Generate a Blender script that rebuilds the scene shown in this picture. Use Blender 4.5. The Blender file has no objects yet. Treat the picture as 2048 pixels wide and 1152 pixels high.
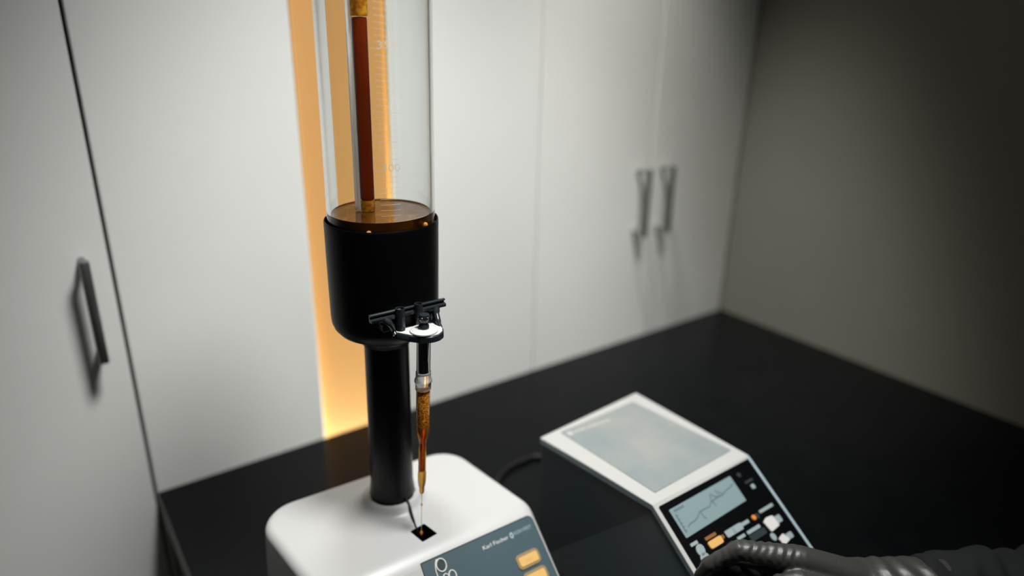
import bpy, bmesh, math, random
from mathutils import Vector, Matrix
random.seed(7)
scene = bpy.context.scene
col = scene.collection
PI = math.pi
BZ = 0.9                      # bench top height above the floor; builders below use heights relative to it

# ------------------------------------------------------------------ camera
cam_d = bpy.data.cameras.new('camera')
cam = bpy.data.objects.new('camera', cam_d); col.objects.link(cam)
right = Vector((0.80807743, -0.58877767, 0.01875412))
down = Vector((-0.19254462, -0.29408094, -0.93618533))
fwd = Vector((0.55672025, 0.75289923, -0.35100614))
M = Matrix.Identity(4)
for i in range(3):
    M[i][0] = right[i]; M[i][1] = -down[i]; M[i][2] = -fwd[i]
M[0][3], M[1][3], M[2][3] = 0.0, 0.0, BZ + 0.6
cam.matrix_world = M
cam_d.sensor_width = 36.0
cam_d.lens = 24.346
cam_d.clip_start = 0.02
cam_d.dof.use_dof = True
cam_d.dof.focus_distance = 0.59
cam_d.dof.aperture_fstop = 1.75
scene.camera = cam

# ------------------------------------------------------------------ light, world, exposure
w = bpy.data.worlds.new('world'); scene.world = w; w.use_nodes = True
bg = w.node_tree.nodes['Background']; bg.inputs[0].default_value = (0.75, 0.85, 1.0, 1); bg.inputs[1].default_value = 0.05

def spot(name, loc, target, energy, angle, blend, size, color):
    d = bpy.data.lights.new(name, 'SPOT'); d.energy = energy; d.spot_size = math.radians(angle); d.spot_blend = blend
    d.shadow_soft_size = size; d.color = color
    o = bpy.data.objects.new(name, d); col.objects.link(o); o.location = loc
    o.rotation_euler = (Vector(target) - Vector(loc)).to_track_quat('-Z', 'Y').to_euler()
    return o

def area(name, loc, target, energy, sx, sy, color):
    d = bpy.data.lights.new(name, 'AREA'); d.energy = energy; d.shape = 'RECTANGLE'; d.size = sx; d.size_y = sy; d.color = color
    o = bpy.data.objects.new(name, d); col.objects.link(o); o.location = loc
    o.rotation_euler = (Vector(target) - Vector(loc)).to_track_quat('-Z', 'Y').to_euler()
    return o

spot('key_lamp', (0.44, 0.16, BZ + 1.53), (0.44, 0.70, BZ + 0.00), 146, 62, 1.0, 0.15, (1.0, 0.99, 0.965))
spot('rear_lamp', (0.38, 0.80, BZ + 1.55), (0.32, 0.47, BZ + 0.10), 46, 46, 1.0, 0.09, (1.0, 0.99, 0.97))
spot('added_corner_light', (0.62, 0.82, BZ + 1.50), (1.276, 0.80, BZ - 0.60), 165, 40, 1.0, 0.10, (1.0, 0.975, 0.90))  # unseen spot added to brighten the foot of the right wall
area('ceiling_fill', (-0.2, -0.9, BZ + 1.58), (0.2, 0.5, BZ), 1.0, 1.0, 1.0, (0.86, 0.94, 1.0))
area('led_strip', (0.390, 0.9205, BZ - 0.30), (0.390, 0.9205, BZ + 1.0), 80.0, 0.12, 0.008, (1.0, 0.85, 0.52))

scene.view_settings.view_transform = 'Standard'
scene.view_settings.look = 'None'
scene.view_settings.gamma = 1.0
scene.view_settings.use_curve_mapping = False
scene.view_settings.exposure = 0.0
scene.cycles.max_bounces = 16
scene.cycles.transmission_bounces = 16
scene.cycles.transparent_max_bounces = 16

# ------------------------------------------------------------------ materials
def mat(name, color, rough=0.5, metal=0.0, spec=0.5, trans=0.0, ior=1.45, emit=None, estr=0.0, bump=None, var=None, coat=0.0):
    m = bpy.data.materials.new(name); m.use_nodes = True
    nt = m.node_tree; b = nt.nodes['Principled BSDF']
    b.inputs['Base Color'].default_value = (*color, 1); b.inputs['Roughness'].default_value = rough
    b.inputs['Metallic'].default_value = metal; b.inputs['Specular IOR Level'].default_value = spec
    b.inputs['Transmission Weight'].default_value = trans; b.inputs['IOR'].default_value = ior
    b.inputs['Coat Weight'].default_value = coat
    if emit:
        b.inputs['Emission Color'].default_value = (*emit, 1); b.inputs['Emission Strength'].default_value = estr
    tc = None
    def coord():
        t = nt.nodes.new('ShaderNodeTexCoord'); return t.outputs['Object']
    if var:                      # (scale, second colour, amount)
        n = nt.nodes.new('ShaderNodeTexNoise'); n.inputs['Scale'].default_value = var[0]; n.inputs['Detail'].default_value = 5
        nt.links.new(coord(), n.inputs['Vector'])
        r = nt.nodes.new('ShaderNodeValToRGB'); r.color_ramp.elements[0].position = 0.5 - var[2]; r.color_ramp.elements[1].position = 0.5 + var[2]
        r.color_ramp.elements[0].color = (*color, 1); r.color_ramp.elements[1].color = (*var[1], 1)
        nt.links.new(n.outputs['Fac'], r.inputs['Fac']); nt.links.new(r.outputs['Color'], b.inputs['Base Color'])
    if bump:                     # (scale, strength, distance)
        n = nt.nodes.new('ShaderNodeTexNoise'); n.inputs['Scale'].default_value = bump[0]; n.inputs['Detail'].default_value = 4
        nt.links.new(coord(), n.inputs['Vector'])
        u = nt.nodes.new('ShaderNodeBump'); u.inputs['Strength'].default_value = bump[1]; u.inputs['Distance'].default_value = bump[2]
        nt.links.new(n.outputs['Fac'], u.inputs['Height']); nt.links.new(u.outputs['Normal'], b.inputs['Normal'])
    return m

CAB = mat('cabinet_white', (0.80, 0.808, 0.785), 0.45, var=(6, (0.77, 0.778, 0.755), 0.2), bump=(60, 0.05, 0.002))
CABIN = mat('cabinet_inside', (0.05, 0.05, 0.05), 0.7)
WALLG = mat('grey_wall_paint', (0.1188, 0.1152, 0.0972), 0.85, var=(3, (0.1080, 0.1051, 0.0878), 0.2), bump=(64.8000, 0.0720, 0.0014))
WALLW = mat('pale_wall_paint', (0.30, 0.30, 0.29), 0.9, bump=(90, 0.1, 0.002))
FLOOR = mat('grey_vinyl_floor', (0.22, 0.22, 0.21), 0.5, var=(40, (0.17, 0.17, 0.165), 0.2))
CEIL = mat('ceiling_paint', (0.45, 0.45, 0.44), 0.9, bump=(120, 0.1, 0.002))
STEEL = mat('satin_steel', (0.30, 0.31, 0.31), 0.40, 1.0)
BENCH = mat('black_laminate', (0.0016, 0.0021, 0.0025), 0.22, spec=0.12, var=(25, (0.0026, 0.0031, 0.0035), 0.2), bump=(400, 0.04, 0.0005))
BENCHEDGE = mat('worktop_edge', (0.10, 0.10, 0.10), 0.5)
CARC = mat('black_base_panel', (0.002, 0.002, 0.0024), 0.6, spec=0.2)
AMBERP = mat('amber_acrylic', (0.20, 0.13, 0.055), 0.5, emit=(1.0, 0.48, 0.140), estr=0.44)
AMBERR = mat('amber_reveal', (0.88, 0.52, 0.18), 0.5)
PLASTW = mat('white_plastic', (0.3700, 0.3737, 0.3700), 0.38, bump=(370.0000, 0.0148, 0.0002))
BLACKP = mat('black_satin_plastic', (0.0015, 0.0017, 0.0022), 0.33, spec=0.28)
BLACKM = mat('black_matte_plastic', (0.0010, 0.0011, 0.0014), 0.40, spec=0.2)
CLIPM = mat('black_glossy_clip', (0.016, 0.020, 0.023), 0.24, spec=0.7)
PORT = mat('port_black', (0.002, 0.002, 0.002), 0.7, spec=0.1)
GLASS = mat('clear_glass', (0.97, 0.985, 0.98), 0.0, trans=1.0, ior=1.47)
GLASSR = mat('rod_glass', (0.88, 0.90, 0.90), 0.06, trans=0.5, ior=1.30)  # half diffuse, so the rod shows as a pale strip
PRINTW = mat('white_print', (0.70, 0.62, 0.49), 0.6)
PANELB = mat('slate_blue_membrane', (0.0345, 0.0660, 0.0810), 0.42, var=(14, (0.0432, 0.0698, 0.0792), 0.25))
PANELD = mat('panel_border', (0.012, 0.022, 0.027), 0.5)
KEYO = mat('amber_key', (0.4620, 0.2915, 0.0935), 0.45, emit=(1.0, 0.6, 0.2), estr=0.1)
KEYR = mat('tan_key_rim', (0.2232, 0.1519, 0.0713), 0.5)
TXTW = mat('panel_white_print', (0.5328, 0.5256, 0.5040), 0.6)
TXTG = mat('panel_grey_print', (0.24, 0.32, 0.34), 0.6)
TXTK = mat('key_print', (0.50, 0.30, 0.10), 0.6)
SHELL = mat('light_grey_plastic', (0.3300, 0.3333, 0.3234), 0.42)
SIDED = mat('dark_teal_plastic', (0.0600, 0.0840, 0.0960), 0.42, var=(9, (0.0825, 0.0900, 0.0900), 0.2))
SHELLSIDE = mat('slate_trim', (0.2720, 0.3520, 0.3840), 0.45)
LABELG = mat('grey_label_sheet', (0.2160, 0.2160, 0.2052), 0.5, var=(13, (0.1440, 0.1764, 0.1800), 0.16))
LABELP = mat('label_print', (0.3200, 0.3200, 0.3080), 0.5)
FACEB = mat('black_face_plate', (0.0010, 0.0012, 0.0015), 0.35, spec=0.2)
LCD = mat('lcd_grey_blue', (0.1350, 0.1845, 0.1908), 0.3, emit=(0.55, 0.78, 0.80), estr=0.05)
LCDT = mat('lcd_trace', (0.0792, 0.1116, 0.1188), 0.4, emit=(0.45, 0.7, 0.72), estr=0.035)
LCDD = mat('lcd_dark_digits', (0.075, 0.115, 0.13), 0.4)
KGREY = mat('key_grey', (0.2040, 0.2516, 0.2618), 0.5)
KGREYD = mat('key_grey_dark', (0.16, 0.21, 0.225), 0.5)
KDARK = mat('key_dark', (0.012, 0.020, 0.024), 0.5)
KWHITE = mat('key_white', (0.4488, 0.4488, 0.4356), 0.5)
KORANGE = mat('key_orange', (0.4400, 0.2585, 0.0770), 0.5, emit=(1.0, 0.55, 0.15), estr=0.1)
KBROWN = mat('key_brown', (0.1820, 0.0700, 0.0154), 0.5)
LEDO = mat('orange_indicator', (0.45, 0.14, 0.02), 0.4, emit=(1.0, 0.3, 0.05), estr=0.15)
NITRILE = mat('black_nitrile', (0.027, 0.027, 0.025), 0.44, spec=0.55, bump=(260, 0.25, 0.001))
FABRIC = mat('black_sleeve_cloth', (0.0075, 0.0085, 0.009), 0.85, spec=0.2, bump=(900, 0.4, 0.0006))
LIQS = mat('reflection_tinted_liquid', (0.13, 0.045, 0.006), 0.03, spec=0.40, var=(60, (0.24, 0.10, 0.018), 0.15))  # amber reflection on the liquid is mixed into this base colour
LIQ = mat('dark_amber_liquid', (0.030, 0.0075, 0.0012), 0.03, spec=0.65, var=(45, (0.065, 0.020, 0.003), 0.2))
COLUMN = mat('brown_liquid_column', (0.17, 0.022, 0.004), 0.10, trans=0.6, ior=1.33)
CONN = mat('yellow_connector', (0.85, 0.45, 0.025), 0.22, trans=0.35, var=(260, (0.50, 0.17, 0.012), 0.08))
AMBG = mat('amber_glass', (0.96, 0.52, 0.10), 0.01, trans=0.90, ior=1.33)
AMBL = mat('amber_liquid', (0.45, 0.12, 0.012), 0.05, trans=0.8, ior=1.36)
AMBF = mat('amber_foam', (0.80, 0.36, 0.035), 0.18, trans=0.35, ior=1.35, var=(620, (0.30, 0.05, 0.004), 0.09), coat=0.6)
AMBT = mat('amber_tip', (0.82, 0.46, 0.08), 0.1, trans=0.6, ior=1.4)
FROST = mat('frosted_plastic', (0.80, 0.81, 0.80), 0.22, trans=0.72, ior=1.2)
CHROME = mat('polished_steel', (0.42, 0.43, 0.43), 0.07, 1.0)
WASHER = mat('white_washer', (0.4650, 0.4688, 0.4650), 0.4)
DROP = mat('amber_drop', (0.85, 0.40, 0.06), 0.03, trans=0.6, ior=1.36)
THREAD = mat('clear_thread', (0.75, 0.72, 0.66), 0.2, trans=0.6, ior=1.2)
RUBBER = mat('black_rubber', (0.003, 0.003, 0.0035), 0.5, spec=0.3)

# ------------------------------------------------------------------ helpers
BASE = {}
def world_base(o):
    v = Vector((0, 0, 0))
    while o is not None:
        v += o.location; o = o.parent
    return v

def thing(name, label, cat, loc, group=None):
    o = bpy.data.objects.new(name, None); o.empty_display_size = 0.03; col.objects.link(o)
    o.location = (loc[0], loc[1], loc[2] + BZ); o['label'] = label; o['category'] = cat
    if group: o['group'] = group
    return o

def obj(name, bm, m, parent=None, smooth=False, label=None, kind=None, sharp=40):
    """links bm (bench-relative coordinates) as ONE mesh object"""
    base = world_base(parent) if parent else Vector((0, 0, 0))
    bmesh.ops.translate(bm, vec=Vector((0, 0, BZ)) - base, verts=bm.verts)
    bmesh.ops.recalc_face_normals(bm, faces=bm.faces)
    if smooth:
        for f in bm.faces: f.smooth = True
        ca = math.radians(sharp)
        for e in bm.edges:
            if len(e.link_faces) == 2 and e.calc_face_angle(0) > ca: e.smooth = False
    me = bpy.data.meshes.new(name); bm.to_mesh(me); bm.free()
    if isinstance(m, (list, tuple)):
        for k in m: me.materials.append(k)
    else: me.materials.append(m)
    o = bpy.data.objects.new(name, me); col.objects.link(o)
    if parent: o.parent = parent
    if label: o['label'] = label
    if kind: o['kind'] = kind
    return o

def tag(o, label, cat, group=None):
    o['label'] = label; o['category'] = cat
    if group: o['group'] = group
    return o

def rebase(o):
    """move a top-level mesh's origin to its base"""
    me = o.data
    xs = [v.co for v in me.vertices]
    c = Vector((sum(v.x for v in xs) / len(xs), sum(v.y for v in xs) / len(xs), min(v.z for v in xs)))
    me.transform(Matrix.Translation(-c)); o.location = o.location + c
    return o

def box(bm, x0, x1, y0, y1, z0, z1, bev=0.0, seg=2):
    r = bmesh.ops.create_cube(bm, size=1.0)
    vs = r['verts']
    for v in vs:
        v.co = Vector(((x0 + x1) / 2 + v.co.x * (x1 - x0), (y0 + y1) / 2 + v.co.y * (y1 - y0), (z0 + z1) / 2 + v.co.z * (z1 - z0)))
    if bev > 0:
        es = list({e for v in vs for e in v.link_edges})
        bmesh.ops.bevel(bm, geom=es, offset=bev, segments=seg, profile=0.5, affect='EDGES', clamp_overlap=True)
    return bm

def nbox(*a, **k):
    return box(bmesh.new(), *a, **k)

def lathe(bm, prof, axis, seg=48, cap0=True, cap1=True, closed=False):
    """axis(z) -> (x, y) centre; prof = [(r, z)]"""
    rings = []
    for r, z in prof:
        cx, cy = axis(z)
        rings.append([bm.verts.new((cx + r * math.cos(2 * PI * k / seg), cy + r * math.sin(2 * PI * k / seg), z)) for k in range(seg)])
    pairs = list(zip(rings, rings[1:]))
    if closed: pairs.append((rings[-1], rings[0]))
    for a, b in pairs:
        for k in range(seg):
            bm.faces.new((a[k], a[(k + 1) % seg], b[(k + 1) % seg], b[k]))
    if not closed:
        if cap0: bm.faces.new(rings[0])
        if cap1: bm.faces.new(rings[-1])
    return rings

def tube(bm, pts, r, seg=10, cap=True):
    pts = [Vector(p) for p in pts]
    n = len(pts); rr = r if isinstance(r, (list, tuple)) else [r] * n
    rings = []; up = Vector((0.13, 0.21, 1)).normalized()
    for i, p in enumerate(pts):
        t = (pts[min(i + 1, n - 1)] - pts[max(i - 1, 0)]).normalized()
        a = t.cross(up)
        if a.length < 1e-4: a = t.cross(Vector((1, 0, 0)))
        a.normalize(); b = t.cross(a)
        rings.append([bm.verts.new(p + (a * math.cos(2 * PI * k / seg) + b * math.sin(2 * PI * k / seg)) * rr[i]) for k in range(seg)])
    for a, b in zip(rings, rings[1:]):
        for k in range(seg): bm.faces.new((a[k], a[(k + 1) % seg], b[(k + 1) % seg], b[k]))
    if cap: bm.faces.new(rings[0]); bm.faces.new(rings[-1])
    return bm

def spline(pts, n=8):
    pts = [Vector(p) for p in pts]; out = []
    for i in range(len(pts) - 1):
        p0 = pts[max(i - 1, 0)]; p1 = pts[i]; p2 = pts[i + 1]; p3 = pts[min(i + 2, len(pts) - 1)]
        for k in range(n):
            t = k / n
            out.append(0.5 * ((2 * p1) + (p2 - p0) * t + (2 * p0 - 5 * p1 + 4 * p2 - p3) * t * t + (3 * p1 - p0 - 3 * p2 + p3) * t ** 3))
    out.append(pts[-1]); return out

def rpoly(corners, radii, seg=8):
    """rounded 2D polygon outline"""
    out = []; n = len(corners)
    cs = [Vector(c) for c in corners]
    for i, c in enumerate(cs):
        r = radii[i] if isinstance(radii, (list, tuple)) else radii
        a = (cs[i - 1] - c); b = (cs[(i + 1) % n] - c); a.normalize(); b.normalize()
        if r <= 0: out += [c.copy()]; continue
        ang = a.angle(b); d = r / math.tan(ang / 2)
        mid = c + (a + b).normalized() * (r / math.sin(ang / 2))
        p0 = c + a * d - mid; p1 = c + b * d - mid
        tot = p0.angle_signed(p1) if hasattr(p0, 'angle_signed') else 0
        a0 = math.atan2(p0.y, p0.x); a1 = math.atan2(p1.y, p1.x)
        da = (a1 - a0 + PI) % (2 * PI) - PI
        for k in range(seg + 1):
            t = a0 + da * k / seg
            out.append(Vector((mid.x + r * math.cos(t), mid.y + r * math.sin(t))))
    return out

def prism(bm, outline, frame, h0, h1, bev=0.0):
    """extruded outline in a frame (origin, u, v, n)"""
    o, u, v, n = frame
    lo = [bm.verts.new(o + u * p[0] + v * p[1] + n * h0) for p in outline]
    if bev > 0:
        c = Vector((sum(p[0] for p in outline) / len(outline), sum(p[1] for p in outline) / len(outline)))
        mid = [bm.verts.new(o + u * p[0] + v * p[1] + n * (h1 - bev)) for p in outline]
        hi = []
        for p in outline:
            q = Vector(p[:2]); d = (c - q); q = q + d.normalized() * bev
            hi.append(bm.verts.new(o + u * q[0] + v * q[1] + n * h1))
        rings = [lo, mid, hi]
    else:
        rings = [lo, [bm.verts.new(o + u * p[0] + v * p[1] + n * h1) for p in outline]]
    k = len(outline)
    for a, b in zip(rings, rings[1:]):
        for i in range(k): bm.faces.new((a[i], a[(i + 1) % k], b[(i + 1) % k], b[i]))
    bm.faces.new(rings[0]); bm.faces.new(rings[-1])
    return bm

def quad_round(pts, r=0.001, seg=4):
    return rpoly(pts, r, seg)

def rrect(u0, u1, v0, v1, r, seg=6):
    return rpoly([(u0, v0), (u1, v0), (u1, v1), (u0, v1)], r, seg)

def ellipse(cx, cy, a, b, rot=0.0, n=28):
    return [Vector((cx + a * math.cos(t) * math.cos(rot) - b * math.sin(t) * math.sin(rot),
                    cy + a * math.cos(t) * math.sin(rot) + b * math.sin(t) * math.cos(rot))) for t in [2 * PI * k / n for k in range(n)]]

def text_bm(body, size):
    cu = bpy.data.curves.new('text_curve', 'FONT'); cu.body = body; cu.size = size; cu.resolution_u = 3
    t = bpy.data.objects.new('text_tmp', cu); col.objects.link(t)
    bpy.context.view_layer.update()
    me = bpy.data.meshes.new_from_object(t.evaluated_get(bpy.context.evaluated_depsgraph_get()))
    bm = bmesh.new(); bm.from_mesh(me)
    bpy.data.objects.remove(t); bpy.data.meshes.remove(me); bpy.data.curves.remove(cu)
    return bm

def text_on(body, frame, x, y, width, height, h=0.0004):
    """flat text in a frame: u right, v DOWN; fitted to width x height, baseline at y"""
    o, u, v, n = frame
    bm = text_bm(body, 1.0)
    xs = [q.co.x for q in bm.verts]; ys = [q.co.y for q in bm.verts]
    sx = width / (max(xs) - min(xs)); sy = height / (max(ys) - 0.0)
    x0 = min(xs)
    for q in bm.verts:
        q.co = o + u * (x + (q.co.x - x0) * sx) - v * (0) + v * (y - q.co.y * sy) + n * h
    return bm

# ------------------------------------------------------------------ the room
FZ = -BZ
CZ = 1.62
def struct(name, bm, m):
    return obj(name, bm, m, kind='structure')
struct('floor', nbox(-1.85, 1.40, -2.05, 1.60, FZ - 0.08, FZ), FLOOR)
struct('ceiling', nbox(-1.85, 1.40, -2.05, 1.60, CZ, CZ + 0.08), CEIL)
struct('wall_right', nbox(1.278, 1.40, -2.05, 1.60, FZ, CZ), WALLG)
struct('wall_back', nbox(-1.75, 1.278, 1.50, 1.60, FZ, CZ), WALLW)
struct('wall_left', nbox(-1.85, -1.75, -2.05, 1.60, FZ, CZ), WALLW)
struct('wall_front', nbox(-1.75, 1.278, -2.05, -1.95, FZ, CZ), WALLW)

# ------------------------------------------------------------------ tall cabinets along the back wall
DY = 0.9128                    # door face plane
def handle(parent_door, x, z0, z1):
    h = obj('handle', nbox(x - 0.0055, x + 0.0055, DY - 0.034, DY - 0.024, z0, z1, bev=0.0025), STEEL, parent_door, True)
    for z in (z0 + 0.007, z1 - 0.007):
        bm = bmesh.new(); tube(bm, [(x, DY - 0.026, z), (x, DY - 0.0005, z)], 0.0042, 14)
        p = obj('handle_post', bm, STEEL, None, True)
        p.data.transform(Matrix.Translation(-world_base(parent_door))); p.parent = parent_door

def cabinet(x0, x1, doors, label):
    t = thing('tall_cabinet', label, 'cabinet', ((x0 + x1) / 2, 1.2, FZ), 'tall white cabinets along the back wall')
    bm = bmesh.new()
    box(bm, x0, x0 + 0.018, DY + 0.021, 1.499, FZ + 0.001, 1.60)
    box(bm, x1 - 0.018, x1, DY + 0.021, 1.499, FZ + 0.001, 1.60)
    box(bm, x0 + 0.0182, x1 - 0.0182, DY + 0.03, 1.499, 1.582, 1.60)
    box(bm, x0 + 0.0182, x1 - 0.0182, DY + 0.03, 1.499, FZ + 0.08, FZ + 0.098)
    box(bm, x0 + 0.0182, x1 - 0.0182, 1.49, 1.499, FZ + 0.1, 1.58)
    obj('carcass', bm, CABIN, t)
    for a, b, hx in doors:
        d = obj('door', nbox(a, b, DY, DY + 0.019, FZ + 0.02, 1.60, bev=0.0012), CAB, t)
        if hx is not None: handle(d, hx, *((0.216, 0.345) if hx < 0.2 else (0.228, 0.360)))
    return t
cabinet(-0.400, 0.0775, [(-0.3985, 0.0772, 0.050)], 'tall white cabinet with one steel handle at the far left of the bench')
cabinet(0.0815, 0.322, [(0.0815, 0.321, None)], 'plain tall white cabinet between the left seam and the amber panel')
cabinet(0.459, 0.726, [(0.460, 0.7255, None)], 'plain tall white cabinet directly right of the amber panel')
cabinet(0.7275, 1.275, [(0.728, 0.9995, 0.966), (1.0015, 1.2735, 1.031)], 'tall white double-door cabinet with paired handles beside the grey wall')
cabinet(-1.70, -0.404, [(-1.6985, -1.052, None), (-1.048, -0.4055, None)], 'wide tall white cabinet beyond the left edge of the picture')

# amber backlit panel recessed between two cabinets
t = thing('wall_light', 'glowing amber upright light strip recessed between white cabinets behind the cylinder', 'light', (0.39, 0.95, FZ))
obj('acrylic_sheet', nbox(0.3235, 0.4575, 0.9265, 0.9325, FZ + 0.002, 1.60), AMBERP, t)
obj('backing', nbox(0.3235, 0.4575, 0.934, 0.946, FZ + 0.002, 1.60), CABIN, t)
for xa, xb in ((0.3235, 0.3250), (0.4555, 0.4575)):
    obj('reveal_strip', nbox(xa, xb, DY + 0.003, 0.9262, FZ + 0.002, 1.60), AMBERR, t)

# ------------------------------------------------------------------ bench
t = thing('lab_bench', 'black lab bench with a thick glossy worktop against the white cabinets', 'bench', (0.68, 0.5, FZ))
wt = bmesh.new(); box(wt, 0.0815, 1.2765, 0.03, DY - 0.0008, -0.042, 0.0, bev=0.0018)
for f in wt.faces:
    if abs(f.normal.z) < 0.5: f.material_index = 1
obj('worktop', wt, [BENCH, BENCHEDGE], t)
obj('side_panel', nbox(0.086, 0.108, 0.05, DY - 0.003, FZ + 0.001, -0.0425), CARC, t)
obj('side_panel', nbox(1.252, 1.274, 0.05, DY - 0.003, FZ + 0.001, -0.0425), CARC, t)
obj('back_panel', nbox(0.109, 1.251, DY - 0.03, DY - 0.012, FZ + 0.12, -0.0425), CARC, t)
for k in range(3):
    x0 = 0.110 + k * 0.381
    d = obj('cupboard_door', nbox(x0, x0 + 0.378, 0.06, 0.078, FZ + 0.10, -0.05, bev=0.001), CARC, t)
    bm = bmesh.new(); box(bm, x0 + 0.15, x0 + 0.23, 0.035, 0.059, -0.10, -0.09, bev=0.002)
    p = obj('cupboard_handle', bm, STEEL, None, True); p.data.transform(Matrix.Translation(-world_base(d))); p.parent = d
obj('plinth', nbox(0.109, 1.251, 0.10, 0.118, FZ + 0.001, FZ + 0.098), CARC, t)

# ------------------------------------------------------------------ titrator stand
LEAN = (0.0070, -0.0051)
def axis(z):
    return (0.259 + LEAN[0] * (z - 0.148), 0.5516 + LEAN[1] * (z - 0.148))

tit = thing('titrator', 'white titrator with a slate control panel, black post and black cup holder', 'lab instrument', (0.25, 0.5, 0.0))
FA = Vector((0.2393, 0.4584, 0.134)); FU = Vector((0.9995, -0.0310, 0.0)); FVv = Vector((-0.0227, -0.7310, -0.6820)); FN = Vector((-0.0212, -0.6817, 0.7314))
PF = (FA, FU, FVv, FN)
def front_pt(s, z):            # on the sloping front plane at height z
    k = (0.134 - max(z, 0.036)) / 0.682
    return FA + FU * s + FVv * k
def body_ring(z, inset):
    bl = Vector((0.1311, 0.6121)); br = Vector((0.3579, 0.6002))
    fr = front_pt(0.1345, z); fl = front_pt(-0.0935, z)
    zz = max(0, (0.134 - z)) * 0.02
    cs = [bl + Vector((-zz, zz)), br + Vector((zz, zz)), Vector((fr.x, fr.y)), Vector((fl.x, fl.y))]
    c = sum(cs, Vector((0, 0))) / 4
    out = rpoly(cs, [0.036, 0.036, 0.013, 0.022], 10)
    res = []
    n = len(out)
    for i, p in enumerate(out):
        tng = (out[(i + 1) % n] - out[i - 1]).normalized(); nrm = Vector((-tng.y, tng.x))
        if nrm.dot(c - p) < 0: nrm = -nrm
        res.append(p + nrm * inset)
    return res
bm = bmesh.new(); rings = []
lv = [(0.003, 0.002), (0.006, 0.0), (0.036, 0.0), (0.07, 0.0), (0.10, 0.0), (0.126, 0.0), (0.1315, 0.0)]
for k in range(1, 7):
    a = k / 6 * PI / 2
    lv.append((0.1315 + 0.0085 * math.sin(a), 0.0085 * (1 - math.cos(a))))
for z, ins in lv:
    rings.append([bm.verts.new((p.x, p.y, z)) for p in body_ring(z, ins)])
for a, b in zip(rings, rings[1:]):
    k = len(a)
    for i in range(k): bm.faces.new((a[i], a[(i + 1) % k], b[(i + 1) % k], b[i]))
bm.faces.new(rings[0]); bm.faces.new(rings[-1])
body = obj('body', bm, PLASTW, tit, True, sharp=50)
# the sample port is cut into the top
pq = [(0.2492, 0.4959), (0.2661, 0.4983), (0.2697, 0.4782), (0.2520, 0.4761)]
flat = (Vector((0, 0, 0)), Vector((1, 0, 0)), Vector((0, 1, 0)), Vector((0, 0, 1)))
cut = obj('cutter', prism(bmesh.new(), rpoly(pq, 0.0012, 4), flat, 0.105, 0.16), PORT)
md = body.modifiers.new('port', 'BOOLEAN'); md.object = cut; md.operation = 'DIFFERENCE'; md.solver = 'EXACT'
bpy.context.view_layer.update()
nm = bpy.data.meshes.new_from_object(body.evaluated_get(bpy.context.evaluated_depsgraph_get()))
body.modifiers.clear(); body.data = nm
bpy.data.objects.remove(cut)
bm = bmesh.new()
ol = rpoly([tuple(Vector(p) + (Vector((0.25925, 0.4871)) - Vector(p)).normalized() * 0.0002) for p in pq], 0.0012, 4)
lo = [bm.verts.new((p.x, p.y, 0.1055)) for p in ol]; hi = [bm.verts.new((p.x, p.y, 0.1398)) for p in ol]
for i in range(len(ol)): bm.faces.new((lo[i], lo[(i + 1) % len(ol)], hi[(i + 1) % len(ol)], hi[i]))
bm.faces.new(lo)
obj('sample_port', bm, PORT, tit, label='square black opening in the white top')
# left white trim of the sloping front
bm = bmesh.new(); prism(bm, rpoly([(-0.072, 0.0035), (-0.0006, 0.0035), (-0.0045, 0.128), (-0.072, 0.128)], 0.0008, 3), PF, 0.0002, 0.0012, 0.0004)
obj('front_trim', bm, PLASTW, tit)
# control panel with its dark border
bm = bmesh.new(); prism(bm, rpoly([(0.0, 0.0), (0.1262, -0.0008), (0.1282, 0.130), (-0.004, 0.130)], [0.0006, 0.0065, 0.006, 0.0006], 6), PF, 0.0002, 0.0008)
obj('panel_border', bm, PANELD, tit)
bm = bmesh.new(); prism(bm, rpoly([(0.0002, 0.0014), (0.1250, 0.0005), (0.1270, 0.1288), (-0.0036, 0.1288)], [0.0004, 0.0056, 0.005, 0.0004], 6), PF, 0.0008, 0.0014)
panel = obj('control_panel', bm, PANELB, tit, label='slate blue membrane panel on the sloping front')
def on(parent, name, bm, m, smooth=False, label=None):
    o = obj(name, bm, m, None, smooth)
    o.data.transform(Matrix.Translation(-world_base(parent))); o.parent = parent
    if label: o['label'] = label
    return o
for cu, cv, wd in ((0.1040, 0.0375, 0.027), (0.1048, 0.0553, 0.027), (0.0600, 0.0562, 0.027), (0.0600, 0.0740, 0.027), (0.1055, 0.0730, 0.027)):
    b = on(panel, 'button', prism(bmesh.new(), rrect(cu - wd / 2, cu + wd / 2, cv - 0.0073, cv + 0.0073, 0.0046), PF, 0.0014, 0.0026, 0.0006), KEYR, label='tan rimmed amber button')
    o = obj('button_face', prism(bmesh.new(), rrect(cu - wd / 2 + 0.0026, cu + wd / 2 - 0.0026, cv - 0.0046, cv + 0.0046, 0.0022), PF, 0.0026, 0.0031, 0.0003), KEYO)
    o.data.transform(Matrix.Translation(-world_base(tit))); o.parent = tit; o['label'] = 'glowing amber face of a button'
for txt, cu, cv, wd in (('TEST', 0.1040, 0.0385, 0.0085),):
    on(panel, 'button_print', text_on(txt, PF, cu - wd / 2, cv + 0.0008, wd, 0.0024, 0.0033), TXTK)
on(panel, 'lettering', text_on('Karl Fischer', PF, 0.0632, 0.0124, 0.0295, 0.0036, 0.0016), TXTW, label='white lettering')
bm = bmesh.new()
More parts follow.
